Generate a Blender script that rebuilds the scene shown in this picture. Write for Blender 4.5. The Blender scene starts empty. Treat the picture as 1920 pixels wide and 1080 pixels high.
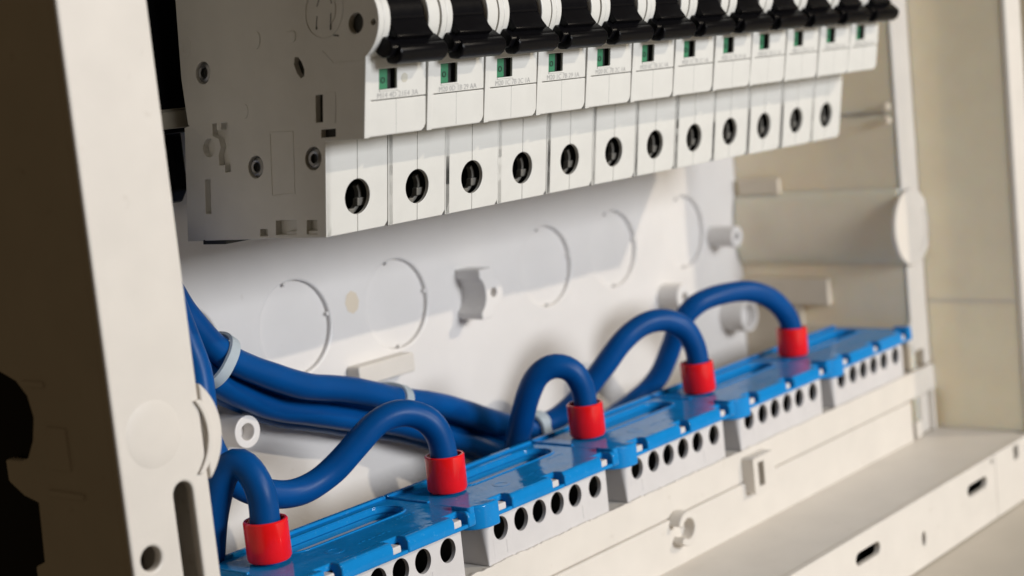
import bpy, bmesh, math, random
from mathutils import Vector, Matrix
from mathutils.geometry import delaunay_2d_cdt

# ------------------------------------------------------------------ camera, world, lamps, exposure
S = 0.01                                     # one scene unit is 100 mm; everything below is written in millimetres
scene = bpy.context.scene
COL = scene.collection
rnd = random.Random(7)

cam_d = bpy.data.cameras.new("camera"); cam = bpy.data.objects.new("camera", cam_d); COL.objects.link(cam)
r_ = Vector((0.6311656, -0.7690967, -0.1005999)); d_ = Vector((-0.1649976, -0.0063995, -0.9862733)); f_ = Vector((0.7578957, 0.6391005, -0.1309383))
M = Matrix((r_, -d_, -f_)).transposed().to_4x4(); M.translation = Vector((-226.62, -238.47, 29.32)) * S
cam.matrix_world = M
cam_d.sensor_width = 36; cam_d.lens = 36 * 3050 / 1920
cam_d.clip_start = 0.05; cam_d.clip_end = 200
cam_d.dof.use_dof = True; cam_d.dof.focus_distance = 352 * S; cam_d.dof.aperture_fstop = 1.45
scene.camera = cam

world = bpy.data.worlds.new("World"); scene.world = world; world.use_nodes = True
bg = world.node_tree.nodes["Background"]
bg.inputs[0].default_value = (1.0, 0.70, 0.38, 1); bg.inputs[1].default_value = 0.048

def area_lamp(name, direction, dist, size, size_y, power, colour, disk=False, target=(60, 20, -20)):
    l = bpy.data.lights.new(name, 'AREA'); l.energy = power; l.color = colour
    l.shape = 'DISK' if disk else 'RECTANGLE'; l.size = size
    if not disk: l.size_y = size_y
    o = bpy.data.objects.new(name, l); COL.objects.link(o)
    t = Vector(target) * S; d = Vector(direction).normalized()
    o.location = t + d * dist
    o.rotation_euler = d.to_track_quat('Z', 'Y').to_euler()
    return o
area_lamp("low_sun_patch_lamp", (0.57, -1.0, 0.56), 20, 0.26, 0, 1300, (1.0, 0.87, 0.69), True)
area_lamp("window_lamp", (-0.09, -1.0, 0.27), 8, 2.6, 1.8, 520, (0.93, 0.955, 1.0), target=(190, 0, -50))

scene.view_settings.view_transform = 'Standard'; scene.view_settings.look = 'None'
scene.view_settings.exposure = 0.0; scene.view_settings.gamma = 1.0

# ------------------------------------------------------------------ materials
def mat(name, col, rough=0.45, var=0.04, scale=18, bump=0.03, bscale=220, spec=0.5, metal=0.0, dirt=None, sss=0.0, coat=0.0, ior=1.5):
    m = bpy.data.materials.new(name); m.use_nodes = True
    nt = m.node_tree; b = nt.nodes["Principled BSDF"]
    tc = nt.nodes.new("ShaderNodeTexCoord")
    def noise(s, d=3):
        n = nt.nodes.new("ShaderNodeTexNoise"); n.inputs["Scale"].default_value = s; n.inputs["Detail"].default_value = d
        nt.links.new(tc.outputs["Object"], n.inputs["Vector"]); return n
    n1 = noise(scale)
    ramp = nt.nodes.new("ShaderNodeValToRGB")
    lo = [c * (1 - var) for c in col]; hi = [min(1, c * (1 + var)) for c in col]
    ramp.color_ramp.elements[0].position = 0.3; ramp.color_ramp.elements[1].position = 0.7
    ramp.color_ramp.elements[0].color = (*lo, 1); ramp.color_ramp.elements[1].color = (*hi, 1)
    nt.links.new(n1.outputs["Fac"], ramp.inputs["Fac"])
    out = ramp.outputs["Color"]
    if dirt:                                  # sparse grime specks and smudges that belong to the surface
        n2 = noise(dirt[1], 5)
        r2 = nt.nodes.new("ShaderNodeValToRGB"); r2.color_ramp.elements[0].position = dirt[2]; r2.color_ramp.elements[1].position = dirt[2] + 0.12
        mx = nt.nodes.new("ShaderNodeMix"); mx.data_type = 'RGBA'
        mu = nt.nodes.new("ShaderNodeMath"); mu.operation = 'MULTIPLY'; mu.inputs[1].default_value = dirt[3]
        nt.links.new(n2.outputs["Fac"], r2.inputs["Fac"]); nt.links.new(r2.outputs["Color"], mu.inputs[0])
        nt.links.new(mu.outputs[0], mx.inputs["Factor"]); nt.links.new(out, mx.inputs["A"]); mx.inputs["B"].default_value = (*dirt[0], 1)
        out = mx.outputs["Result"]
    nt.links.new(out, b.inputs["Base Color"])
    nr = noise(scale * 3.1)
    mr = nt.nodes.new("ShaderNodeMapRange"); mr.inputs["To Min"].default_value = rough * 0.85; mr.inputs["To Max"].default_value = min(1, rough * 1.2)
    nt.links.new(nr.outputs["Fac"], mr.inputs["Value"]); nt.links.new(mr.outputs["Result"], b.inputs["Roughness"])
    if bump:
        nb = noise(bscale, 4); bp = nt.nodes.new("ShaderNodeBump"); bp.inputs["Strength"].default_value = bump; bp.inputs["Distance"].default_value = 0.004
        nt.links.new(nb.outputs["Fac"], bp.inputs["Height"]); nt.links.new(bp.outputs["Normal"], b.inputs["Normal"])
    b.inputs["Specular IOR Level"].default_value = spec; b.inputs["Metallic"].default_value = metal
    if sss:
        b.inputs["Subsurface Weight"].default_value = sss; b.inputs["Subsurface Radius"].default_value = (0.040, 0.030, 0.020); b.inputs["Subsurface Scale"].default_value = 1.0
    b.inputs["IOR"].default_value = ior
    if coat: b.inputs["Coat Weight"].default_value = coat; b.inputs["Coat Roughness"].default_value = 0.08
    return m

GRIME = (0.32, 0.26, 0.18)
M_CREAM = mat("cream_plastic", (0.715, 0.672, 0.612), 0.42, 0.03, 9, 0.05, 160, dirt=(GRIME, 26, 0.66, 0.22))
M_THIN = mat("translucent_cream_plastic", (0.86, 0.765, 0.62), 0.45, 0.03, 9, 0.05, 160, sss=1.0)
M_WARM = mat("glow_tan_cream_plastic", (0.74, 0.645, 0.51), 0.45, 0.03, 9, 0.05, 160)  # translucent wall's warm glow put into the colour; also a tan mark
M_BACK = mat("box_white_plastic", (0.78, 0.755, 0.73), 0.40, 0.02, 8, 0.04, 160, dirt=(GRIME, 30, 0.70, 0.18))
M_MCB = mat("breaker_white_plastic", (0.68, 0.675, 0.64), 0.38, 0.025, 16, 0.04, 300, dirt=(GRIME, 60, 0.70, 0.22))
M_MCB_IN = mat("breaker_inner_plastic", (0.16, 0.15, 0.13), 0.6, 0.1)
M_DARK = mat("shade_and_black_plastic", (0.02, 0.02, 0.018), 0.6, 0.1)  # near-black for shade in holes and cavities; also black foot and speck
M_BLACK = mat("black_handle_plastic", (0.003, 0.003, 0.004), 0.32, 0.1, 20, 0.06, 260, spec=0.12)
M_GREEN = mat("green_indicator", (0.035, 0.20, 0.10), 0.4, 0.08, 60)
M_INK = mat("faint_grey_print", (0.40, 0.40, 0.39), 0.6, 0.05)
M_INKBLACK = mat("black_print", (0.01, 0.015, 0.012), 0.6, 0.05)
M_STEEL = mat("steel", (0.55, 0.55, 0.54), 0.25, 0.1, 40, 0.05, 200, metal=1.0)
M_RIVET = mat("rivet_steel", (0.30, 0.30, 0.30), 0.38, 0.1, 40, 0.05, 200, metal=1.0)
M_GREYBODY = mat("terminal_grey_plastic", (0.64, 0.62, 0.615), 0.45, 0.03, 14, 0.05, 240, dirt=(GRIME, 40, 0.68, 0.2))
M_BLUE = mat("glossy_blue_plastic", (0.008, 0.225, 0.58), 0.055, 0.08, 12, 0.55, 15, spec=0.5, ior=1.24, dirt=((0.10, 0.38, 0.64), 95, 0.63, 0.5))
M_CABLE = mat("blue_cable_sheath", (0.001, 0.068, 0.260), 0.36, 0.10, 10, 0.05, 120, spec=0.4, ior=1.27)
M_RED = mat("red_sleeve_plastic", (0.90, 0.008, 0.010), 0.22, 0.08, 20, 0.03, 160)
M_TIE = mat("milky_nylon", (0.60, 0.69, 0.75), 0.4, 0.04, 20, 0.02, 160)
for n_ in M_TIE.node_tree.nodes:
    if n_.type == "BSDF_PRINCIPLED": n_.inputs["Transmission Weight"].default_value = 0.35
M_RAIL = mat("zinc_rail_steel", (0.36, 0.33, 0.27), 0.45, 0.08, 20, 0.05, 150, metal=0.6)
M_TABLE = mat("beige_table_surface", (0.60, 0.55, 0.47), 0.55, 0.05, 3, 0.03, 40)
M_WALL = mat("beige_wall_paint", (0.55, 0.50, 0.40), 0.8, 0.05, 3, 0.05, 40)

# ------------------------------------------------------------------ mesh helpers
def rect(a0, b0, a1, b1): return [(a0, b0), (a1, b0), (a1, b1), (a0, b1)]
def circle(ca, cb, ra, rb=None, n=32, a0=0, a1=360):
    rb = rb or ra; full = abs(a1 - a0) >= 360
    k = n if full else n + 1
    return [(ca + ra * math.cos(math.radians(a0 + (a1 - a0) * i / n)), cb + rb * math.sin(math.radians(a0 + (a1 - a0) * i / n))) for i in range(k)]
def stadium(ca, cb, half, r, n=10, vertical=False):
    p = [(half + r * math.cos(t), r * math.sin(t)) for t in [math.radians(-90 + 180 * i / n) for i in range(n + 1)]]
    p += [(-half - r * math.cos(t), -r * math.sin(t)) for t in [math.radians(-90 + 180 * i / n) for i in range(n + 1)]]
    return [(ca + (q[1] if vertical else q[0]), cb + (q[0] if vertical else q[1])) for q in p]
def round_rect(a0, b0, a1, b1, r, n=5):
    out = []
    for (cx, cy, s) in ((a1 - r, b1 - r, 0), (a0 + r, b1 - r, 90), (a0 + r, b0 + r, 180), (a1 - r, b0 + r, 270)):
        out += [(cx + r * math.cos(math.radians(s + 90 * i / n)), cy + r * math.sin(math.radians(s + 90 * i / n))) for i in range(n + 1)]
    return out
def inside(p, poly):
    c = False; j = len(poly) - 1
    for i in range(len(poly)):
        (x0, y0), (x1, y1) = poly[i], poly[j]
        if (y0 > p[1]) != (y1 > p[1]) and p[0] < (x1 - x0) * (p[1] - y0) / (y1 - y0) + x0: c = not c
        j = i
    return c
def pierced(loops):
    """triangles of an outline with holes: constrained Delaunay, then drop what lies outside or in a hole"""
    pts, eds = [], []
    for l in loops:
        k = len(pts); pts += [Vector((p[0], p[1])) for p in l]; eds += [(k + i, k + (i + 1) % len(l)) for i in range(len(l))]
    vs, _, fs, ov, _, _ = delaunay_2d_cdt(pts, eds, [], 0, 1e-5)
    out = []
    for f in fs:
        c = (sum(vs[i].x for i in f) / 3, sum(vs[i].y for i in f) / 3)
        if inside(c, loops[0]) and not any(inside(c, h) for h in loops[1:]): out.append([ov[i][0] for i in f])
    return out
AX = {'X': lambda u, v, w: (w, u, v), 'Y': lambda u, v, w: (u, w, v), 'Z': lambda u, v, w: (u, v, w)}

class MB:
    def __init__(self, shear=0.0): self.v = []; self.f = []; self.caps = []; self.shear = shear
    def prism(self, poly, w0, w1, axis, holes=()):
        loops = [list(poly)] + [list(h) for h in holes]; fn = AX[axis]; base = len(self.v)
        flat = [p for l in loops for p in l]; n = len(flat)
        for w in (w0, w1): self.v += [fn(p[0], p[1], w) for p in flat]
        if holes:
            for t in pierced(loops):
                self.caps += [len(self.f), len(self.f) + 1]; self.f.append([base + i for i in t]); self.f.append([base + n + i for i in reversed(t)])
        else:
            self.f.append([base + i for i in range(n)]); self.f.append([base + n + i for i in reversed(range(n))])
        k = 0
        for l in loops:
            m = len(l)
            for i in range(m):
                a, b = base + k + i, base + k + (i + 1) % m
                self.f.append([a, b, b + n, a + n])
            k += m
        return self
    def box(self, x0, y0, z0, x1, y1, z1): return self.prism(rect(x0, y0, x1, y1), z0, z1, 'Z')
    def lathe(self, prof, centre, axis='Y', n=32, a0=0, a1=360):        # prof: list of (radius, along)
        base = len(self.v); full = abs(a1 - a0) >= 360; k = n if full else n + 1; m = len(prof); fn = AX[axis]
        cu, cv, cw = centre
        for i in range(k):
            t = math.radians(a0 + (a1 - a0) * i / n)
            for (r, w) in prof: self.v.append(fn(cu + r * math.cos(t), cv + r * math.sin(t), cw + w))
        for i in range(n):
            for j in range(m - 1):
                a = base + i * m + j; b = base + ((i + 1) % k) * m + j
                self.f.append([a, b, b + 1, a + 1])
        return self
    def build(self, name, material, parent=None, bevel=0.0, smooth=False, seg=2, origin=None, weld=False):
        me = bpy.data.meshes.new(name); o3 = Vector(origin or (0, 0, 0))
        vs = []
        for p in self.v:
            q = Vector(p)
            if self.shear: q.y -= self.shear * q.z
            vs.append((q - o3) * S)
        me.from_pydata(vs, [], self.f)
        bm = bmesh.new(); bm.from_mesh(me)
        if weld: bmesh.ops.remove_doubles(bm, verts=bm.verts, dist=0.002 * S)
        bmesh.ops.recalc_face_normals(bm, faces=bm.faces)
        wl = bm.edges.layers.float.new("bevel_weight_edge")
        lim = math.radians(38)
        for e in bm.edges:
            if len(e.link_faces) == 2 and e.calc_face_angle(0) > lim:
                flat = all(len(f.verts) == 3 for f in e.link_faces) and abs(e.link_faces[0].normal.dot(e.link_faces[1].normal)) > 0.98
                if not flat: e.smooth = False; e[wl] = 1.0
        for f in bm.faces: f.smooth = smooth or any(len(e.link_faces) == 2 and 0.02 < e.calc_face_angle(0) <= lim for e in f.edges)
        for e in bm.edges:
            if len(e.link_faces) == 2 and e.link_faces[0].smooth != e.link_faces[1].smooth: e.smooth = False
        bm.to_mesh(me); bm.free(); me.materials.append(material)
        o = bpy.data.objects.new(name, me); COL.objects.link(o); o.location = o3 * S
        if bevel:
            md = o.modifiers.new("bevel", 'BEVEL'); md.width = bevel * S; md.segments = seg; md.limit_method = 'WEIGHT'; md.harden_normals = False; md.loop_slide = False
        if parent: o.parent = parent
        return o

def spline(pts, step=1.2):
    P = [Vector(p) for p in pts]; P = [P[0] * 2 - P[1]] + P + [P[-1] * 2 - P[-2]]; out = []
    for i in range(1, len(P) - 2):
        a, b, c, d = P[i - 1], P[i], P[i + 1], P[i + 2]
        n = max(2, int((c - b).length / step))
        for k in range(n):
            t = k / n
            out.append(0.5 * ((2 * b) + (c - a) * t + (2 * a - 5 * b + 4 * c - d) * t * t + (3 * b - 3 * c + d - a) * t ** 3))
    out.append(P[-2])
    for _ in range(3):
        out = [out[0]] + [(out[i - 1] + out[i] * 2 + out[i + 1]) / 4 for i in range(1, len(out) - 1)] + [out[-1]]
    return out
def sweep(path, ring_fn, closed=False):
    """path of Vectors; ring_fn(i) -> list of (a,b) offsets in the moving frame; returns an MB"""
    mb = MB(); n = len(path); T = []
    for i in range(n):
        if closed: t = path[(i + 1) % n] - path[i - 1]
        else: t = path[min(i + 1, n - 1)] - path[max(i - 1, 0)]
        T.append(t.normalized())
    u = T[0].orthogonal().normalized(); m = None
    for i in range(n):
        u = (u - T[i] * u.dot(T[i])).normalized(); w = T[i].cross(u)
        ring = ring_fn(i); m = len(ring)
        mb.v += [tuple(path[i] + u * a + w * b) for a, b in ring]
    for i in range(n if closed else n - 1):
        j = (i + 1) % n
        for k in range(m):
            mb.f.append([i * m + k, i * m + (k + 1) % m, j * m + (k + 1) % m, j * m + k])
    if not closed:
        mb.f.append(list(range(m))); mb.f.append([(n - 1) * m + k for k in reversed(range(m))])
    return mb
def cable_mb(pts, r):
    p = spline(pts); ph = [rnd.uniform(0, 6.28) for _ in range(6)]
    for i in range(6, len(p) - 1):            # hand-bent: the run wanders a little and is never perfectly round
        p[i] = p[i] + Vector((math.sin(i * 0.21 + ph[0]), math.sin(i * 0.17 + ph[1]), math.sin(i * 0.26 + ph[2]))) * 0.16
    def ring(i):
        rr = r * (1 + 0.012 * math.sin(i * 0.33 + ph[3]) + 0.008 * math.sin(i * 0.9 + ph[4])); q = 0.02 * math.sin(i * 0.12 + ph[5])
        return [(rr * (1 + q) * math.cos(2 * math.pi * k / 22), rr * (1 - q) * math.sin(2 * math.pi * k / 22)) for k in range(22)]
    return sweep(p, ring)

def tag(o, label=None, cat=None, group=None, kind=None):
    if label: o["label"] = label
    if cat: o["category"] = cat
    if group: o["group"] = group
    if kind: o["kind"] = kind
    return o
def thing(name, label, cat, loc=(0, 0, 0), group=None):
    o = bpy.data.objects.new(name, None); COL.objects.link(o); o.location = Vector(loc) * S; o.empty_display_size = 0.1
    return tag(o, label, cat, group)
def kids(o): return [c for c in bpy.data.objects if c.parent == o]
def copy_tree(o, parent=None):
    c = o.copy(); COL.objects.link(c)
    if parent: c.parent = parent
    for ch in kids(o): copy_tree(ch, c)
    return c
def text_mb(body, size, shear=0.0):
    cu = bpy.data.curves.new("lettering", 'FONT'); cu.body = body; cu.size = size; cu.resolution_u = 3
    to = bpy.data.objects.new("lettering", cu); me = bpy.data.meshes.new_from_object(to)
    mb = MB(shear); mb.v = [tuple(v.co) for v in me.vertices]; mb.f = [list(p.vertices) for p in me.polygons]
    bpy.data.objects.remove(to); bpy.data.curves.remove(cu); bpy.data.meshes.remove(me)
    return mb

# ------------------------------------------------------------------ the setting: table and wall behind the box
tag(MB().box(40, -700, -131, 1500, 330, -122.2).build("table", M_TABLE), kind="structure")
tag(MB().box(150, 330.5, -131, 1500, 345, 900).build("wall", M_WALL), kind="structure")

# ------------------------------------------------------------------ the distribution box
BX = thing("distribution_box", "open cream plastic distribution box holding the breakers, cables and terminal blocks", "distribution box", (0, 0, -122))
BX_OFF = Vector((0, 0, -122))
def bpart(mb, name, material=M_CREAM, bevel=0.4, parent=None, **k):
    o = mb.build(name, material, None, bevel, **k)
    p = parent or BX; o.parent = p
    o.location = o.location - BX_OFF * S if p is BX else o.location
    return o
KN = [(8.6, -28.0), (45.2, -28.2), (81.9, -28.5), (146.6, -28.6), (180.8, -28.4), (220.6, -28.6)]
back = bpart(MB().prism(rect(-37, -81, 255, 96), 62, 64.5, 'Y', [circle(x, z, 11.9, n=56) for x, z in KN]), "back_panel", M_BACK, 0.55)
for x, z in KN:
    k = MB(); k.prism(circle(x, z, 11.8, n=56), 63.3, 66, 'Y')
    for a in (100, 8, 268):                                          # the thin bridges that hold the disc
        ca, sa = math.cos(math.radians(a)), math.sin(math.radians(a))
        k.prism([(x + ca * 11.0 - sa * 0.5, z + sa * 11.0 + ca * 0.5), (x + ca * 11.0 + sa * 0.5, z + sa * 11.0 - ca * 0.5), (x + ca * 11.84 + sa * 0.5, z + sa * 11.84 - ca * 0.5), (x + ca * 11.84 - sa * 0.5, z + sa * 11.84 + ca * 0.5)], 62.15, 63.2, 'Y')
    bpart(k, "knockout", M_BACK, 0.15)
def boss(x, z, r, hole, y0, y1=62):
    mb = MB(); mb.lathe([(hole, y0 + 4), (hole, y0), (r, y0), (r, y1)], (x, z, 0), 'Y', 32)
    mb.prism(circle(x, z, hole - 0.02, n=24), y0 + 3.8, y0 + 4.4, 'Y')
    return mb
bpart(boss(237, -32.6, 3.5, 1.25, 52), "screw_boss", M_BACK, 0.25)
bpart(boss(17.2, -47.5, 3.9, 2.0, 52), "screw_boss", M_BACK, 0.25)
bpart(boss(242.5, -60.6, 5.4, 4.3, 53), "screw_boss", M_BACK, 0.25)
bpart(boss(206, -48, 4.5, 1.6, 54), "screw_boss", M_BACK, 0.25)
cx_ = 110.6
lft = [(105.9, -23.2), (105.9, -25.0)] + [(105.0 + 2.9 * math.cos(math.radians(t)), -30.2 + 4.7 * math.sin(math.radians(t))) for t in range(74, -75, -12)] + [(105.4, -35.2), (105.4, -37.0)]
rgt = [(109.2, -37.0)] + [(111.2 + 3.9 * math.cos(math.radians(t)), -30.3 + 4.2 * math.sin(math.radians(t))) for t in range(-80, 81, 16)] + [(111.4, -24.8), (111.2, -23.2)]
cb = MB(); cb.prism(lft + rgt, 53, 62, 'Y', [circle(111.2, -30.3, 1.3, n=20)])                # waisted boss with wide arms above and below
cb.prism(circle(111.2, -30.3, 1.28, n=16), 56, 56.6, 'Y')
bpart(cb, "screw_boss", M_BACK, 0.3)
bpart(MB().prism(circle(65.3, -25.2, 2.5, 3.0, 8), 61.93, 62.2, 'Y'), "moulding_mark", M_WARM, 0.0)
bpart(MB().prism(round_rect(60.6, -46.5, 81.5, -41.3, 0.8), 57.5, 62, 'Y'), "raised_pad", M_CREAM, 0.4)

# right-hand inner wall with its mouldings
bpart(MB().prism([(0.4, 96), (62, 96), (62, -101), (0.4, -101)], 255, 257, 'X',
      [rect(4.5, 3.6, 61, 4.9)]), "side_wall", M_THIN, 0.2)
bpart(MB().prism(rect(4.2, 3.0, 61.5, 5.6), 256.2, 257.6, 'X'), "wall_seam", M_CREAM, 0.1)
sc = MB(); sc.prism(circle(3.2, 6.3, 1.3, n=14), 252.6, 256, 'X'); sc.prism(circle(3.2, 1.9, 1.3, n=14), 252.6, 256, 'X')
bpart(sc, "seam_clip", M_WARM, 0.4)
bulge = [(254.9 - 4.2 * math.sin(math.radians(t)) ** 0.8, -32.4 - 12.3 * math.cos(math.radians(t))) for t in range(0, 181, 12)]
bpart(MB().prism(bulge, 0.6, 61.5, 'Y'), "cable_entry_bulge", M_THIN, 0.3)
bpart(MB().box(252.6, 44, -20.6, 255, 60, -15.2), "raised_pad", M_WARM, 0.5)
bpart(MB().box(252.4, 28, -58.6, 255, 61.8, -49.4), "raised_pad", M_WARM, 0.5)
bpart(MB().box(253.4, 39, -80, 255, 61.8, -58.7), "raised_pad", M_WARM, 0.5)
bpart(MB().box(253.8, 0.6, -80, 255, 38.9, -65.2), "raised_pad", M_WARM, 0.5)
# narrow flange and latch disc on the right
bpart(MB().prism([(255, 96), (267.4, 96), (267.4, -80), (263.2, -80), (263.2, -74.4), (255.6, -74.4), (255.4, -72), (252.5, -72), (252.5, -65), (255, -65)], 0, 2, 'Y'), "side_flange", M_CREAM, 0.7)
def latch(cx, cz, r, proud):
    y0 = -proud
    d = bpart(MB().prism(circle(cx, cz, r, n=48), y0, 1.6 if proud < 1 else -0.05, 'Y'), "latch_disc", M_CREAM, min(0.6, proud))
    g = MB(); g.prism(circle(cx, cz, r - 2.6, n=24, a0=-58, a1=32) + list(reversed(circle(cx - 1.3, cz, r - 2.9, n=24, a0=-58, a1=32))), y0 - 0.35, y0 + 0.1, 'Y')
    g = bpart(g, "finger_ridge", M_CREAM, 0.15, parent=d)
    g.location = Vector((0, 0, 0)); return d
latch(257.8, -33.2, 12.6, 1.8)
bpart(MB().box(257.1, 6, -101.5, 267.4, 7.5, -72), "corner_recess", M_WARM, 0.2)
bpart(MB().box(267.25, -30.6, -59.3, 267.49, -0.3, -58.7), "wall_seam", M_CREAM, 0.08)
# outer frame on the right, the shelf and the slotted lip below
bpart(MB().prism([(0.1, 96), (-30.9, 96), (-30.9, -101.9), (0.1, -101.9)], 267.5, 269.1, 'X'), "outer_side_wall", M_THIN, 0.3)
bpart(MB().prism(rect(267.2, -101.6, 279, 96), -33, -31, 'Y', [stadium(275.5, -36, 6, 0.6, vertical=True)]), "front_flange", M_CREAM, 0.6)
bpart(MB().box(40, -30.9, -104, 267.4, -0.4, -102), "shelf", M_CREAM, 0.3)
lip_holes = [stadium(153.9, -108.2, 5.2, 1.75), stadium(224.8, -108.4, 5.2, 1.75), circle(187.2, -113.8, 1.2, 2.2, 16), circle(236.2, -103.6, 0.8, 0.9, 12), stadium(90, -108.2, 5.2, 1.75)]
bpart(MB().prism(rect(40, -121.8, 238.3, -101.7), -33, -31, 'Y', lip_holes), "front_lip", M_CREAM, 0.35)
bpart(MB().prism(rect(238.55, -121.8, 279, -101.7), -33, -31, 'Y', [rect(252.8, -107.4, 256.6, -103)]), "front_lip_corner", M_CREAM, 0.35)
bpart(MB().prism(rect(40, -121.6, 278, -104.2), -26.5, -24, 'Y'), "lip_shade_backing", M_DARK, 0.2)  # dark sheet standing for the unlit void behind the slots
# rail that carries the terminal blocks, its flashing and the wall under it
bpart(MB().box(-37, -0.8, -89, 268.5, 34, -80.4), "terminal_rail", M_CREAM, 0.5)
fl = MB(); xs = [-30 + i * 0.9 for i in range(330)]
top = [(x, -80.35 + max(0, 0.2 + rnd.gauss(0, 0.09) + 0.12 * math.sin(x * 0.37) * math.sin(x * 0.11))) for x in xs]
fl.prism([(xs[0], -81.2)] + [(xs[-1], -81.2)] + list(reversed(top)), -0.84, -0.2, 'Y')
bpart(fl, "moulding_flash", M_CREAM, 0.0)
bpart(MB().box(-37, -1.5, -102.3, 248.6, 1.5, -89.05), "rail_wall", M_CREAM, 0.5)
sb = MB(); sb.prism(round_rect(145.2, -92, 156.4, -82, 0.7), -4.6, -0.7, 'Y', [rect(147.6, -90.4, 150.6, -83.6)])
bpart(sb, "slotted_boss", M_CREAM, 0.35)
bpart(MB().prism(rect(147.4, -90.5, 150.8, -83.4), -1.9, -1.55, 'Y'), "slot_floor", M_MCB_IN, 0.0)
cr = MB(); cr.prism(circle(111.6, -92, 4.6, n=26, a0=-140, a1=160) + list(reversed(circle(111.6, -92, 2.7, n=26, a0=-140, a1=160))), -4.8, -0.8, 'Y')
bpart(cr, "ring_clip", M_CREAM, 0.35)
bpart(MB().box(256.5, -0.6, -101.6, 262.5, 1.2, -89.1).box(262.6, -2.2, -101.6, 264.2, 1.2, -88), "corner_post", M_CREAM, 0.4)
bpart(MB().box(250.5, -1.8, -101.9, 254.5, -0.1, -96.5), "corner_tab", M_CREAM, 0.5)

# left-hand side of the box: wide flange with slot and hole, latch disc, shaded outer plate
bpart(MB().prism([(-56.6, 96), (-37.2, 96), (-37.2, -80), (-56.6, -80)], 0, 2.2, 'Y',
      [stadium(-43.4, -58, 16.6, 2.25, vertical=True), circle(-52.4, -51.2, 2.3, n=28)]), "side_flange", M_CREAM, 0.5)
arc = [(-45.0 + 12.5 * math.cos(math.radians(t)), -31.2 + 12.5 * math.sin(math.radians(t))) for t in range(-72, 73, 6)]
LD = bpart(MB().prism([q for q in arc if q[0] > -37.15], 0.03, 1.9, 'Y'), "latch_disc", M_CREAM, 0.4)
g = circle(-45.0, -31.2, 9.9, n=24, a0=-50, a1=40) + list(reversed(circle(-46.6, -31.2, 10.1, n=24, a0=-47, a1=38)))
bpart(MB().prism(g, -0.75, -0.1, 'Y'), "finger_ridge", M_CREAM, 0.2)
dome = MB(); dome.lathe([(6.4, 0.03), (5.6, -0.14), (3.5, -0.24), (0.01, -0.28)], (-48.3, -29.0, 0), 'Y', 40)
bpart(dome, "latch_centre", M_CREAM, 0)
bpart(MB().box(-39.2, 2.3, -80, -37.2, 64, 96), "left_inner_wall", M_CREAM, 0.2)
bpart(MB().prism([(2.25, 96), (42, 96), (42, -8), (37, -16.4), (33, -17.6), (29.4, -18.8), (26.4, -21.5), (25.3, -25.5), (26.6, -30), (29, -33.6),
      (31.2, -34.3), (36.6, -34.4), (36.6, -38.8), (32, -41.3), (27.6, -42.3), (28.4, -54), (31.5, -55.2), (31.5, -80), (2.25, -80)], -56.3, -54.2, 'X'), "outer_plate", M_CREAM, 0.5)
for q in ((-56.9, 12, -40.2, -56.25, 23, -39.2), (-56.8, 15, -35, -56.25, 21, -27), (-56.8, 20, -19.5, -56.25, 27, -18.5)):
    bpart(MB().box(*q), "plate_rib", M_CREAM, 0.2)
bpart(MB().box(-54.0, 20, -80, -41, 60, 60), "channel_shade_block", M_BLACK, 0.5)  # added black filler, stands for the dark inside of the channel
bpart(MB().box(-60, -1, 96.2, 268, 66, 98.5), "top_wall", M_CREAM, 0.3)

# ------------------------------------------------------------------ mounting rail and the black block behind it
ra = MB(); ra.box(-36, 42.2, 24.6, 254, 43.2, 28.4).box(-36, 42.2, 53.5, 254, 43.2, 59.6).box(-36, 43.2, 27.9, 254, 49, 28.9).box(-36, 43.2, 52.8, 254, 49, 53.8).box(-36, 48, 28.9, 254, 49, 52.8)
ro = ra.build("mounting_rail", M_RAIL, None, 0.25)
tag(ro, "metal mounting rail whose end shows between the left flange and the first breaker", "mounting rail")
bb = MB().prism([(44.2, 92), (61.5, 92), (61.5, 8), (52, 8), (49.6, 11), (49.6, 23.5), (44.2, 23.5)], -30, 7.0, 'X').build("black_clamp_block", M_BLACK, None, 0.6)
tag(bb, "black plastic block in the dark gap behind the rail, left of the first breaker", "clamp block")

# ------------------------------------------------------------------ one circuit breaker with its parts (sheared frame: fronts lean forward)
SH = 0.152
BR_GROUP = "circuit breakers in the row on the rail"
B0 = thing("circuit_breaker", "leftmost circuit breaker, its whole grey side face with rivets showing", "circuit breaker", (0, 0, 0), BR_GROUP)
def mb(): return MB(SH)
# core
core = mb()
core.prism([(12, 0.3), (44.3, 0.3), (44.3, 82), (12, 82), (12, 63), (-8.9, 63), (-8.9, 19.8), (12, 19.8)], 2.4, 17.5, 'X')
core.prism([(2.2, 0.3), (12.1, 0.3), (12.1, 1.6), (2.2, 1.6)], 0.4, 17.6, 'X')
core.prism([(1.5, 17.2), (12.1, 17.2), (12.1, 19.7), (1.5, 19.7)], 2.4, 17.6, 'X')
core.prism([(2.2, 0.3), (12.1, 0.3), (12.1, 17.3), (2.2, 17.3)], 16.4, 17.5, 'X')
core.prism([(1.5, 63), (12.1, 63), (12.1, 82), (1.5, 82)], 2.4, 17.6, 'X')
core.build("housing", M_MCB, B0, 0.25)
mb().prism(rect(2.6, 1.7, 16.3, 17.1), 10.6, 11.8, 'Y').build("terminal_cavity", M_DARK, B0)  # near-black lining, the cavity's shade put into its colour
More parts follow.
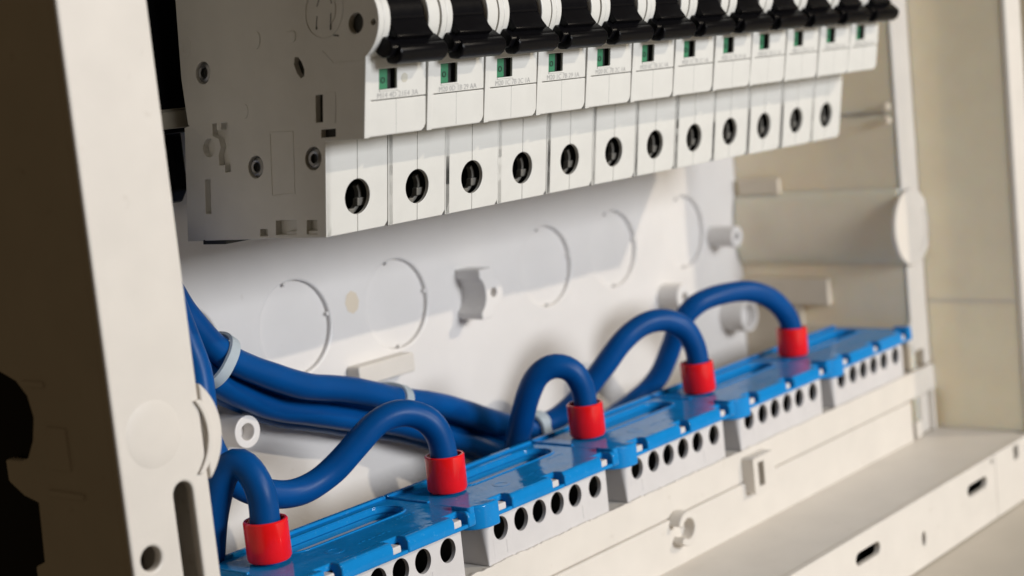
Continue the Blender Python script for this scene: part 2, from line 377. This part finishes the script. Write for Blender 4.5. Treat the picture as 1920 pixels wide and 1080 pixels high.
# side plate with its holes (the left face)
side = [(-10.9, 19.4), (0, 19.4), (0, 0.2), (37.8, 0.0), (37.8, 22.0), (42.4, 25.2), (44.2, 35), (45.4, 52), (45.4, 82), (0.2, 82), (0.2, 63.6), (-10.9, 63.6)]
ear = circle(-7.4, 41.5, 7.5, n=26, a0=-122, a1=122)
ear = [p for p in ear if p[0] < -10.9]
earc = [(-7.4 + 7.5 * math.cos(math.radians(a)), 41.5 + 7.5 * math.sin(math.radians(a))) for a in range(118, 243, 6)]
side_out = [(-10.9, 19.4), (0, 19.4), (0, 0.2), (37.8, 0.0), (37.8, 22.0), (42.4, 25.2), (44.2, 35), (45.4, 52), (45.4, 82), (0.2, 82), (0.2, 63.6), (-10.9, 63.6)] + earc
RIV = [(37.0, 35.7), (20.9, 15.2), (3.6, 16.2)]
dark_holes = [circle(-8.7, 41.6, 2.0, n=22), circle(-13.4, 41.4, 0.62, n=14), [(8.6, 36.6), (8.9, 35.2), (8.0, 33.4), (6.9, 32.3), (6.0, 32.7), (5.9, 34.0), (6.6, 35.4), (7.6, 36.5)],
              rect(0.7, 23.3, 2.7, 28.7), rect(-2.9, 20.2, 1.2, 21.8), circle(35.6, 19.9, 2.0, n=20)]
notches = [rect(8.7, 0.9, 15.0, 3.9), rect(2.6, 0.9, 5.7, 3.8), rect(17.5, 0.7, 19.9, 2.2), rect(35.4, 5.8, 37.3, 13.2)]
bracket = [(34.4, 24.9), (33.0, 24.9), (33.0, 23.4), (31.6, 23.4), (31.6, 24.9), (29.4, 24.9), (28.7, 14.6), (30.6, 14.4), (30.6, 16.0), (32.4, 16.0), (32.6, 18.2), (31.8, 19.8), (32.4, 21.6), (34.4, 22.4)]
hl = [circle(y, z, 2.35, n=24) for y, z in RIV] + dark_holes + notches + [bracket]
mb().prism(side_out, 0.0, 1.5, 'X', hl).build("side_plate", M_MCB, B0, 0.12)
mb().prism([(0.2, 0.6), (37.6, 0.6), (44, 26), (45.2, 60), (45.2, 81.5), (0.4, 81.5), (0.4, 63), (-10.6, 63), (-10.6, 20), (0.2, 20)], 1.52, 2.3, 'X').build("side_backing", M_MCB, B0)
for h in dark_holes[:5]:  # dark fillers standing for the shade inside the holes
    hd = mb()
    c = (sum(p[0] for p in h) / len(h), sum(p[1] for p in h) / len(h))
    hd.prism([(c[0] + (p[0] - c[0]) * 1.0, c[1] + (p[1] - c[1]) * 1.0) for p in h], 1.30, 1.51, 'X')
    hd.build("hole_shade_core", M_DARK, B0)
for y, z in RIV:
    rv = mb(); rv.lathe([(0.95, 1.2), (1.0, 0.25), (1.45, 0.1), (1.95, 0.45), (2.2, 1.4)], (y, z, 0), 'X', 28)
    o = rv.build("rivet", M_RIVET, B0)
    mb().prism(circle(y, z, 1.0, n=16), 1.0, 1.3, 'X').build("rivet_bore", M_DARK, o)
low = mb().prism([(37.9, -0.2), (44.6, -0.2), (44.6, 24.5), (42.4, 24.9), (37.9, 21.8)], 0.9, 17.2, 'X', [circle(41.2, 12, 0.01, n=3)]).build("rail_clip", M_MCB, B0, 0.4)
mb().prism([(31.4, -0.9), (38.8, -0.9), (38.8, 0.1), (31.4, -0.1)], 0.3, 12, 'X').build("clip_foot", M_DARK, B0, 0.15)
class Each:
    def prism(self, *a, **k): mb().prism(*a, **k).build("side_moulding", M_MCB, B0, 0.06)
sd = Each()
sd.prism(circle(0.1, 44.8, 5.4, n=36), -0.16, 0.3, 'X', [circle(0.1, 44.8, 5.1, n=36)])
sd.prism(circle(0.1, 44.8, 3.4, n=24), -0.12, 0.3, 'X')
sd.prism(round_rect(-3.0, 22.9, 0.5, 29.0, 0.3), -0.15, 0.3, 'X')
sd.prism(circle(19.9, 40.9, 1.2, 1.8, 18), -0.2, 0.3, 'X'); sd.prism(round_rect(8.2, 39.6, 11.2, 41.8, 0.8), -0.2, 0.3, 'X'); sd.prism(circle(23.8, 26.8, 1.0, 1.5, 18), -0.18, 0.3, 'X')
sd.prism(circle(42.3, 41.5, 1.7, 2.2, 18), -0.18, 0.3, 'X', [circle(42.6, 41.2, 0.55, 0.8, 12)])
sd.prism([(9.0, 9.2), (9.3, 22), (16.5, 22.2), (16.1, 8.9)], -0.14, 0.3, 'X', [[(9.35, 9.5), (9.6, 21.7), (16.2, 21.9), (15.8, 9.2)]])
sd.prism([(-10.4, 34.6), (-2.5, 34.6), (0.5, 37.2), (0.7, 37.0), (-2.4, 34.2), (-10.4, 34.2)], -0.1, 0.3, 'X')
for (y, z, y2, z2) in ((-1.8, 41.0, -2.0, 44.2), (2.2, 41.4, 1.9, 44.0), (1.9, 45.8, 1.2, 47.4), (-2.2, 46, -1.6, 47.8), (-2.6, 39.9, -4.0, 39.7)):
    dx, dz = y2 - y, z2 - z; ln = math.hypot(dx, dz); nx, nz = -dz / ln * 0.11, dx / ln * 0.11
    slit = mb(); slit.prism([(y + nx, z + nz), (y - nx, z - nz), (y2 - nx, z2 - nz), (y2 + nx, z2 + nz)], -0.15, 0.2, 'X')
    slit.build("dial_slit", M_DARK, B0)
# terminal front: two halves with the round hole between them
HC, HR = (9.0, 7.4), 3.62
def half(sign):
    a = [(HC[0] + sign * 0.07, 0.2), (HC[0] + sign * 0.07, HC[1] - HR)]
    for i in range(1, 24):
        t = math.radians(-90 + 180 * i / 24)
        a.append((HC[0] + sign * max(0.07, HR * math.cos(t)), HC[1] + HR * math.sin(t)))
    a += [(HC[0] + sign * 0.07, HC[1] + HR), (HC[0] + sign * 0.07, 19.3)]
    x = 0.13 if sign < 0 else 17.87
    a += [(x, 19.3), (x, 1.2), (x - sign * 0.9, 0.2)] if sign > 0 else [(x, 19.3), (x, 0.2)]
    return a
for s in (-1, 1):
    mb().prism(half(s), 0.0, 1.0, 'Y').build("terminal_front", M_MCB, B0, 0.12)
mb().prism(rect(8.7, 11.2, 9.3, 19.2), 0.3, 0.98, 'Y').prism(rect(8.7, 0.4, 9.3, 3.6), 0.3, 0.98, 'Y').build("seam_filler", M_MCB, B0)
ks = mb()
ks.prism(circle(HC[0], HC[1], 3.9, n=20, a0=-75, a1=40) + list(reversed(circle(HC[0], HC[1], 3.0, n=20, a0=-75, a1=40))), 2.6, 4.0, 'Y')
ks.prism(rect(10.9, 5.2, 13.2, 6.9), 1.9, 3.4, 'Y').prism(rect(8.4, 3.2, 9.8, 4.9), 1.9, 3.4, 'Y')
ks.build("terminal_keyway", M_MCB_IN, B0, 0.2)
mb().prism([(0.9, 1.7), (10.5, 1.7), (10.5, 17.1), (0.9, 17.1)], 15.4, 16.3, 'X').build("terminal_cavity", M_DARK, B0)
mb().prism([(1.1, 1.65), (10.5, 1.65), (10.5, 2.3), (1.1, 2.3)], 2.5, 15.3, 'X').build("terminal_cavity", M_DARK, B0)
sw = mb(); sw.lathe([(0.01, 5.0), (2.3, 5.0), (2.6, 5.4), (2.6, 10)], (HC[0] - 1.2, HC[1] - 0.3, 0), 'Y', 24)
scr = sw.build("terminal_screw", M_STEEL, B0, 0, origin=(HC[0] - 1.2, 5, HC[1] - 0.3))
for q in (rect(5.7, 6.75, 9.9, 7.45), rect(7.45, 5.0, 8.15, 9.2)):
    sl_ = mb().prism(q, 4.86, 5.02, 'Y').build("screw_slot", M_DARK, None, 0, origin=(HC[0] - 1.2, 5, HC[1] - 0.3))
    sl_.parent = scr; sl_.location = (0, 0, 0)
# nose: upper panel with window, lid below it
upper = [(0.22, 26.6), (17.78, 26.6), (17.78, 36.2), (0.22, 36.2)]
win = rect(4.2, 28.5, 9.3, 32.5)
mb().prism(upper, -10.9, -10.2, 'Y', [win]).build("front_panel", M_MCB, B0, 0.16)
mb().prism([(0.6, 27.1), (17.4, 27.1), (17.4, 36.1), (0.6, 36.1)], -10.18, -9.2, 'Y', [rect(4.1, 28.4, 9.5, 32.6)]).build("window_dark_liner", M_DARK, B0)  # near-black liner and floor stand for shade deep in the opening
mb().prism([(3.2, 27.6), (10.6, 27.6), (10.6, 33.2), (3.2, 33.2)], -9.18, -9.0, 'Y').build("window_floor", M_DARK, B0)
gi = mb().prism(rect(4.25, 28.55, 7.0, 32.45), -10.4, -9.3, 'Y').build("status_window", M_GREEN, B0, 0.1)
wf = mb(); wf.prism([(4.1, 28.1), (9.1, 28.1), (9.7, 27.95), (9.5, 28.5), (4.2, 28.5)], -11.1, -10.7, 'Y')
wf.build("window_sill", M_MCB, B0, 0.12)
t = text_mb("o", 2.6, SH); t.v = [(x + 4.95, -10.46, y + 29.7) for x, y, z in t.v]; t.build("off_mark", M_INKBLACK, gi)
lid = [(0.2, 19.5), (16.5, 19.5), (17.3, 20.0), (17.8, 20.9), (17.8, 26.45), (0.2, 26.45)]
mb().prism(lid, -10.95, -9.0, 'Y').build("front_lid", M_MCB, B0, 0.28)
mb().prism(rect(8.93, 19.8, 9.02, 26.4), -10.97, -10.9, 'Y').build("lid_groove", M_INK, B0)
mb().prism([(0.4, 46.4), (17.6, 46.4), (17.6, 63.4), (0.4, 63.4)], -10.9, -9.0, 'Y').build("upper_panel", M_MCB, B0, 0.16)
# ears and switch
EC = (-7.4, 41.5)
earp = [(-9.0, 35.0)] + [(EC[0] + 7.5 * math.cos(math.radians(a)), EC[1] + 7.5 * math.sin(math.radians(a))) for a in range(242, 117, -6)] + [(-9.0, 48.0)]
mb().prism(earp, 1.5, 3.3, 'X').build("toggle_ear", M_MCB, B0, 0.2)
mb().prism(earp, 14.2, 17.5, 'X').build("toggle_ear", M_MCB, B0, 0.2)
tg = thing("x", None, None)
bpy.data.objects.remove(tg)
drum = [(EC[0] + 6.6 * math.cos(math.radians(a)), EC[1] + 6.6 * math.sin(math.radians(a))) for a in range(0, 360, 8)]
TG = mb().prism(drum, 3.6, 13.9, 'X').build("toggle", M_BLACK, B0, 0.2)
hp = [(-12.4, 43.6), (-14.6, 40.6), (-15.6, 39.2), (-17.6, 37.8), (-18.4, 36.6), (-18.2, 35.1), (-17.0, 34.3), (-15.0, 35.6), (-12.6, 36.6)]
mb().prism([(-12.4, 43.6), (-14.5, 41.0), (-15.4, 39.6), (-16.6, 38.3), (-13.4, 36.2), (-12.0, 37.4)], 3.5, 14.0, 'X').build("handle_root", M_BLACK, TG, 0.25)
w0 = mb(); w0.prism([(-12.6, 39.0), (-14.2, 38.5), (-16.2, 37.2), (-16.9, 36.2), (-15.9, 34.6), (-14.0, 34.4), (-12.2, 35.6)], 1.7, 17.0, 'X')
w0.build("handle_bar", M_BLACK, TG, 0.35)
w1 = mb(); w1.prism([(-14.6, 37.2), (-16.4, 37.0), (-17.5, 36.0), (-17.7, 34.9), (-17.2, 33.7), (-16.0, 33.0), (-13.8, 33.3), (-13.2, 34.6)], 3.3, 17.2, 'X')
w1.build("handle_tip", M_BLACK, TG, 0.5)
rl = mb(); rl.box(3.8, -14.25, 41.7, 13.7, -13.7, 42.1); rl.box(3.8, -15.35, 39.4, 13.6, -15.0, 39.7)
rl.build("handle_ridge", M_BLACK, TG, 0.08)

PRINT = ["M14 4D 21E4 3A", "M20 0D 1B 29 AA", "M20 1C 7B 2C 1A", "M20 1C 7B 29 1A", "M20 0C 7B 2C 1A"]
ORD = ["leftmost", "second", "third", "fourth", "fifth", "sixth", "seventh", "eighth", "ninth", "tenth", "eleventh", "last"]
first_only = ("side_moulding", "dial_slit", "rivet", "hole_shade_core", "clip_foot")
breakers = [B0]
scr.location.y += 2.4 * S
kids0 = kids(B0)
for i in range(1, 12):
    c = B0.copy(); COL.objects.link(c); c.location = Vector((18 * i, rnd.uniform(-0.12, 0.12), rnd.uniform(-0.08, 0.08))) * S
    for ch in kids0:
        if ch.name.split('.')[0] in first_only: continue
        k = copy_tree(ch, c)
        if ch.name.split('.')[0] == 'terminal_screw': k.rotation_euler = (0, rnd.uniform(0, 1.57), 0); k.location.y += rnd.uniform(-0.8, 1.2) * S
    breakers.append(c)
LAB = ["leftmost circuit breaker, its whole grey side face with rivets showing",
       "second circuit breaker from the left, a tiny black speck beside its green window",
       "third circuit breaker from the left, straight above the hooked screw boss",
       "fourth circuit breaker from the left, just right of the one above the screw boss",
       "fifth circuit breaker from the left, eighth from the far right end",
       "sixth white circuit breaker from the left, just left of the row's middle",
       "seventh white circuit breaker from the left, just right of the row's middle",
       "eighth white circuit breaker from the left, fifth from the far end",
       "fourth circuit breaker from the far right end, slightly out of focus",
       "third circuit breaker from the far right end, slightly out of focus",
       "second circuit breaker from the far right end, blurred",
       "last circuit breaker at the far right end, its black switch tip against the cream flange"]
for i, b in enumerate(breakers):
    b["label"] = LAB[i]
    tx = PRINT[i] if i < 5 else PRINT[2 + i % 3]
    t = text_mb(tx, 1.5, SH); wd = max(v[0] for v in t.v); t.v = [(x * 11.9 / wd + 3.5, -10.95, y + 26.85) for x, y, z in t.v]
    t.build("rating_print", M_INK, b)
mb().prism(circle(11.4, 30.4, 0.95, n=18), -10.94, -10.8, 'Y').build("ejector_mark", mat("ejector_mark_cream", (0.56, 0.54, 0.46), 0.5), breakers[0])
mb().prism(circle(1.6, 33.0, 0.17, n=8), -10.96, -10.8, 'Y').build("speck", M_DARK, breakers[1])

# ------------------------------------------------------------------ terminal blocks: grey body, glossy blue cover
TB_GROUP = "blue covered terminal blocks on the rail"
T0 = thing("terminal_block", "x", "terminal block", (33.2, 0, -80.3), TB_GROUP)
ZC = -80.3
def tpart(m, name, material, bevel=0.3, parent=None, **k):           # local x: cover runs -55..0, z from the rail upwards
    return m.build(name, material, parent or T0, bevel, **k)
HX = [-44.0, -36.6, -29.8, -22.9, -15.9, -7.8]
body = MB()
holes = [circle(x, 7.5, 2.55, 2.75, 24) for x in HX]
body.prism(rect(-47.0, 0, -3.1, 12.2), 0, 1.1, 'Y', holes)
def corner(r): return [(-47.0, 0.0)] + [(-49.2 + r - r * math.sin(math.radians(t)), r - r * math.cos(math.radians(t))) for t in range(0, 91, 15)] + [(-49.2, 23.5), (-47.0, 23.5)]
lo, hi = corner(0.3), corner(2.15); k0 = len(body.v); n0 = len(lo)
body.v += [(x, y, 0) for x, y in lo] + [(x, y, 12.2) for x, y in hi]
for i in range(n0): body.f.append([k0 + i, k0 + (i + 1) % n0, k0 + n0 + (i + 1) % n0, k0 + n0 + i])
body.f += [[k0 + i for i in range(n0)], [k0 + n0 + i for i in reversed(range(n0))]]
body.box(-5.0, 1.1, 0, -3.1, 23.5, 12.2).box(-47.0, 1.1, 0, -5, 23.5, 1.2).box(-47.0, 22, 1.2, -5, 23.5, 12.2).box(-47.0, 1.1, 11.0, -5, 22, 12.2)
tpart(body, "body", M_GREYBODY, 0.25)
tpart(MB().prism(rect(-46.9, 1.3, -5.2, 10.9), 7.6, 8.4, 'Y'), "clamp_bar", M_DARK, 0)
for x in [-40.3, -33.2, -26.4, -19.4, -11.9, -5.3]: tpart(MB().box(x - 0.2, 1.2, 1.3, x + 0.2, 7.5, 10.9), "clamp_divider", M_DARK, 0)
for i, x in enumerate(HX):
    s_ = MB(); s_.lathe([(0.01, 5.2), (1.5, 5.2), (1.8, 5.6), (1.8, 7.5)], (x - 0.3, 8.9, 0), 'Y', 16)
    tpart(s_, "clamp_screw", M_STEEL, 0)
for x in (-42.5, -13.5):
    em = MB(); em.prism([(x, 1.2), (x, 4.4), (x + 0.95, 4.4), (x + 0.95, 4.2), (x + 0.2, 4.2), (x + 0.2, 1.4), (x + 0.95, 1.4), (x + 0.95, 1.2)], -0.07, 0.2, 'Y')
    tpart(em, "embossed_bracket", M_GREYBODY, 0.03)
# cover: top sheet with slot and front notches
NT = [-46.6, -27.0, -7.6]
def cnr(r, cx=-49.2, cy=3.2): return [(cx - r * math.cos(math.radians(t)), cy - r * math.sin(math.radians(t))) for t in range(0, 91, 10)]
o = [(-54.8, 26.2)] + cnr(5.6)
for nx in NT: o += [(nx, -2.4), (nx, 0.6), (nx + 4.4, 0.6), (nx + 4.4, -2.4)]
o += [(-1.4, -2.4), (-0.35, -1.4), (-0.25, 26.2)]
SL = (-23.0, 17.2, 13.6)
slot = stadium(*SL, 4.5, 14)
CV = tpart(MB().prism(o, 13.4, 15.0, 'Z', [slot]), "cover", M_BLUE, 0.4, seg=3)
tpart(MB().prism(stadium(*SL, 5.0, 14), 10.6, 13.4, 'Z', [stadium(*SL, 4.45, 14)]), "slot_wall", M_BLUE, 0.1, CV)
tpart(MB().prism(stadium(*SL, 4.45, 14), 10.6, 11.2, 'Z'), "slot_floor", M_BLUE, 0.1, CV)
edges = [(NT[0] + 4.42, NT[1] - 0.02), (NT[1] + 4.42, NT[2] - 0.02), (NT[2] + 4.42, -0.6)]
for a, b in edges: tpart(MB().prism([(-2.75, 11.6), (-2.75, 14.2), (-2.0, 15.2), (0.3, 15.2), (0.3, 11.6)], a, b, 'X'), "front_skirt", M_BLUE, 0.4, CV, seg=3)
for nx in NT: tpart(MB().prism([(-2.5, 11.5), (-2.5, 12.4), (0.6, 12.4), (0.6, 11.5)], nx - 0.3, nx + 4.7, 'X'), "skirt_web", M_BLUE, 0.3, CV, seg=3)
co = cnr(5.75) + [(-46.62, -2.55), (-46.62, -0.6)] + list(reversed(cnr(3.9)))
tpart(MB().prism(co, 9.6, 15.25, 'Z'), "corner_skirt", M_BLUE, 0.5, CV, seg=3)
for m in (MB().box(-54.4, 24.6, 14.9, -0.6, 26.0, 15.7), MB().box(-54.5, 12.0, 14.9, -53.6, 24.5, 15.4), MB().prism(round_rect(-2.6, -2.6, -0.3, 3.0, 0.8), 13.6, 15.9, 'Z'),
          MB().prism(stadium(*SL, 5.3, 14), 14.9, 15.25, 'Z', [stadium(*SL, 4.55, 14)])):
    tpart(m, "cover_rim", M_BLUE, 0.25, CV, seg=3)
mk = MB(); mk.prism(circle(-35.5, 6.0, 2.1, n=24), 14.9, 15.06, 'Z', [circle(-35.5, 6.0, 1.4, n=24)])  # raised ring stands for a boss's reflection; the dashes are embossing
for k in range(7): mk.box(-30 + k * 1.5, 4.6 + 0.3 * (k % 2), 14.9, -29.1 + k * 1.5, 5.0 + 0.5 * (k % 3), 15.05)
for k in range(5): mk.box(-13 + k * 1.3, 9.6, 14.9, -12.2 + k * 1.3, 10.2 + 0.4 * (k % 2), 15.05)
tag(tpart(mk, "emboss_and_reflection_mark", M_BLUE, 0.03, CV), kind="stuff")
for nx in NT: tpart(MB().box(nx + 0.1, -2.2, 12.3, nx + 2.8, 0.5, 13.9), "locking_tooth", M_GREYBODY, 0.3, seg=2)
TL = ["nearest blue covered terminal block, cut off by the bottom edge beside the left flange",
      "second nearest blue covered terminal block, under the second red sleeve from the left",
      "middle one of the five blue covered terminal blocks on the rail",
      "fourth blue covered terminal block from the left, between the middle and farthest ones",
      "farthest blue covered terminal block, ending beside the right flange"]
for i in range(5):
    tb = T0 if i == 0 else copy_tree(T0)
    tb.location = Vector((33.2 + 54.3 * i, rnd.uniform(-0.15, 0.15), ZC)) * S
    tb["label"] = TL[i]

# ------------------------------------------------------------------ cables, each with its red end sleeve
CB_GROUP = "blue cables ending in red sleeves"
def cable(pts, sx, label, r=3.15):
    root = thing("cable", label, "cable", (sx, 14.2, -65), CB_GROUP)
    m = cable_mb([(sx, 14.2, -70)] + pts, r)
    off = Vector((sx, 14.2, -65))
    m.v = [tuple(Vector(p) - off) for p in m.v]
    m.build("sheath", M_CABLE, root, 0)
    sl = MB(); R = 4.65
    sl.lathe([(3.9, 0.8), (3.9, 8.4), (4.05, 8.75), (4.45, 8.75), (R, 8.5), (R, 0.9), (4.3, 0.3), (3.5, 0.25)], (0, 0, 0), 'Z', 40)
    o = sl.build("red_sleeve", M_RED, root, 0); o.rotation_euler = (rnd.uniform(-0.03, 0.03), rnd.uniform(-0.03, 0.03), rnd.uniform(0, 6)); o.location.z += rnd.uniform(-0.2, 0.25) * S
    return root
cable([(-12.8, 14.2, -57), (-12.8, 14.5, -51), (-13.2, 17, -46.2), (-14.0, 20, -44.2), (-15.3, 22.5, -46.3), (-16.4, 24.5, -51.5), (-17.2, 26, -58.5), (-17.8, 28, -69), (-18, 30, -79)], -12.9,
      "shortest blue cable, tight loop into the nearest red sleeve beside the left flange")
cable([(42.7, 14.2, -57), (42.0, 14.5, -51.3), (39.8, 16, -47.2), (35.1, 18.5, -44.9), (29.2, 21, -46.1), (24, 24, -50.8), (18.9, 27, -55.3), (11.5, 29, -57.9), (4, 30, -57.2), (-3.1, 31, -53.8), (-8.2, 32, -47.4), (-9.5, 34, -39.6), (-8, 36, -28.3), (-9.5, 38, -16.1), (-12, 40, 0)], 42.6,
      "blue cable rising in an S into the second red sleeve from the left")
cable([(97.6, 14.2, -57), (97.3, 14.5, -52), (95.5, 16, -47.4), (92.4, 19, -45.6), (89.3, 22.5, -47.6), (88.3, 26, -53.7), (89.4, 30, -62.1), (92, 35, -70), (97.9, 43, -72.8), (90.2, 49, -67.4), (72.5, 51, -59.3), (58.4, 52, -54.3), (47.5, 52, -50.8), (29.5, 52, -44.8), (19.3, 51, -40.2), (9.8, 50, -34.9), (1.8, 48, -28.4), (-6, 46, -19)], 97.3,
      "blue cable making a narrow upright loop into the middle red sleeve")
cable([(150.6, 14.2, -57), (150.2, 14.5, -52.1), (148, 16, -46.6), (142.8, 19, -43.2), (136.7, 22, -43.3), (130.9, 25, -46.9), (126.2, 29, -53.8), (121.4, 34, -60.6), (116.1, 39, -66.0), (106.7, 43, -67.4), (85.5, 45, -57.9), (71.1, 45, -52.3), (57.4, 45, -47.5), (41.5, 45, -42.1), (28.9, 45, -38.3), (14.5, 45, -31.6), (6, 45, -25.7), (-0.8, 45, -17.8), (-4.7, 45, -11.4), (-9, 45, -2), (-14, 45, 12)], 150.3,
      "blue cable climbing from the tied bundle into the fourth red sleeve")
cable([(203.1, 14.2, -57), (200.8, 14.5, -51.8), (196.4, 16, -46.8), (188.7, 19, -42.8), (178.7, 23, -42), (171.4, 27, -44), (167.8, 31, -49.3), (167.4, 35, -57), (165.5, 39, -65.2), (160, 43, -70.8), (146, 46, -75), (125, 50, -77.5), (113, 52, -78), (100.7, 55, -73.2), (77.9, 57, -62.8), (63, 57.6, -57.4), (52, 57.6, -53.9), (33.7, 57.6, -47.4), (23.4, 57, -42.6), (13, 55, -37), (2.6, 52, -29.6), (-6, 50, -22)], 203.0,
      "blue cable with the highest, widest loop into the farthest red sleeve")
def plain_cable(pts, label, r):
    o = cable_mb(pts, r).build("cable", M_CABLE); return tag(o, label, "cable")
plain_cable([(118.6, 40, -81.6), (108.2, 44, -73), (89.8, 49.5, -60.4), (62.3, 51, -50.1), (46.3, 51, -44.4), (33.4, 51, -40.3), (17, 50.5, -32.8), (9.3, 50, -27.3), (0.7, 50, -18.8), (-4, 50, -11.6), (-12, 50, 2)],
            "blue cable without a visible end, rear strand of the upper tied bundle", 3.3)

# ------------------------------------------------------------------ cable ties
def tie(centre, tangent, a, b, width, label, tail=None):
    t = Vector(tangent).normalized(); yv = Vector((0, 1, 0)); yv = (yv - t * t.y).normalized(); n = t.cross(yv)
    c = Vector(centre); N = 44
    m = MB()
    for i in range(N):
        an = 2 * math.pi * i / N; e = abs(math.cos(an)) ** 0.8 * (1 if math.cos(an) >= 0 else -1), abs(math.sin(an)) ** 0.8 * (1 if math.sin(an) >= 0 else -1)
        for (k, w) in ((-0.2, -1), (0.5, -0.9), (0.5, 0.9), (-0.2, 1)):
            m.v.append(tuple(c + n * (a + k) * e[0] + yv * (b + k) * e[1] + t * (w * width / 2)))
    for i in range(N):
        j = (i + 1) % N
        for k in range(4): m.f.append([i * 4 + k, i * 4 + (k + 1) % 4, j * 4 + (k + 1) % 4, j * 4 + k])
    o = m.build("cable_tie", M_TIE); return tag(o, label, "cable tie", "milky cable ties round the cables")
tie((5.6, 47.2, -28.0), (0.76, 0, -0.65), 6.4, 6.0, 3.0, "milky cable tie round the bundle close beside the left flange")
tie((61.5, 48.2, -50.0), (0.93, 0, -0.36), 4.4, 6.4, 2.9, "milky cable tie round the bundle behind the S shaped cable")
tie((110.5, 42.2, -67.6), (0.95, 0, 0.1), 3.7, 3.8, 3.8, "milky cable tie low behind the middle red sleeve")
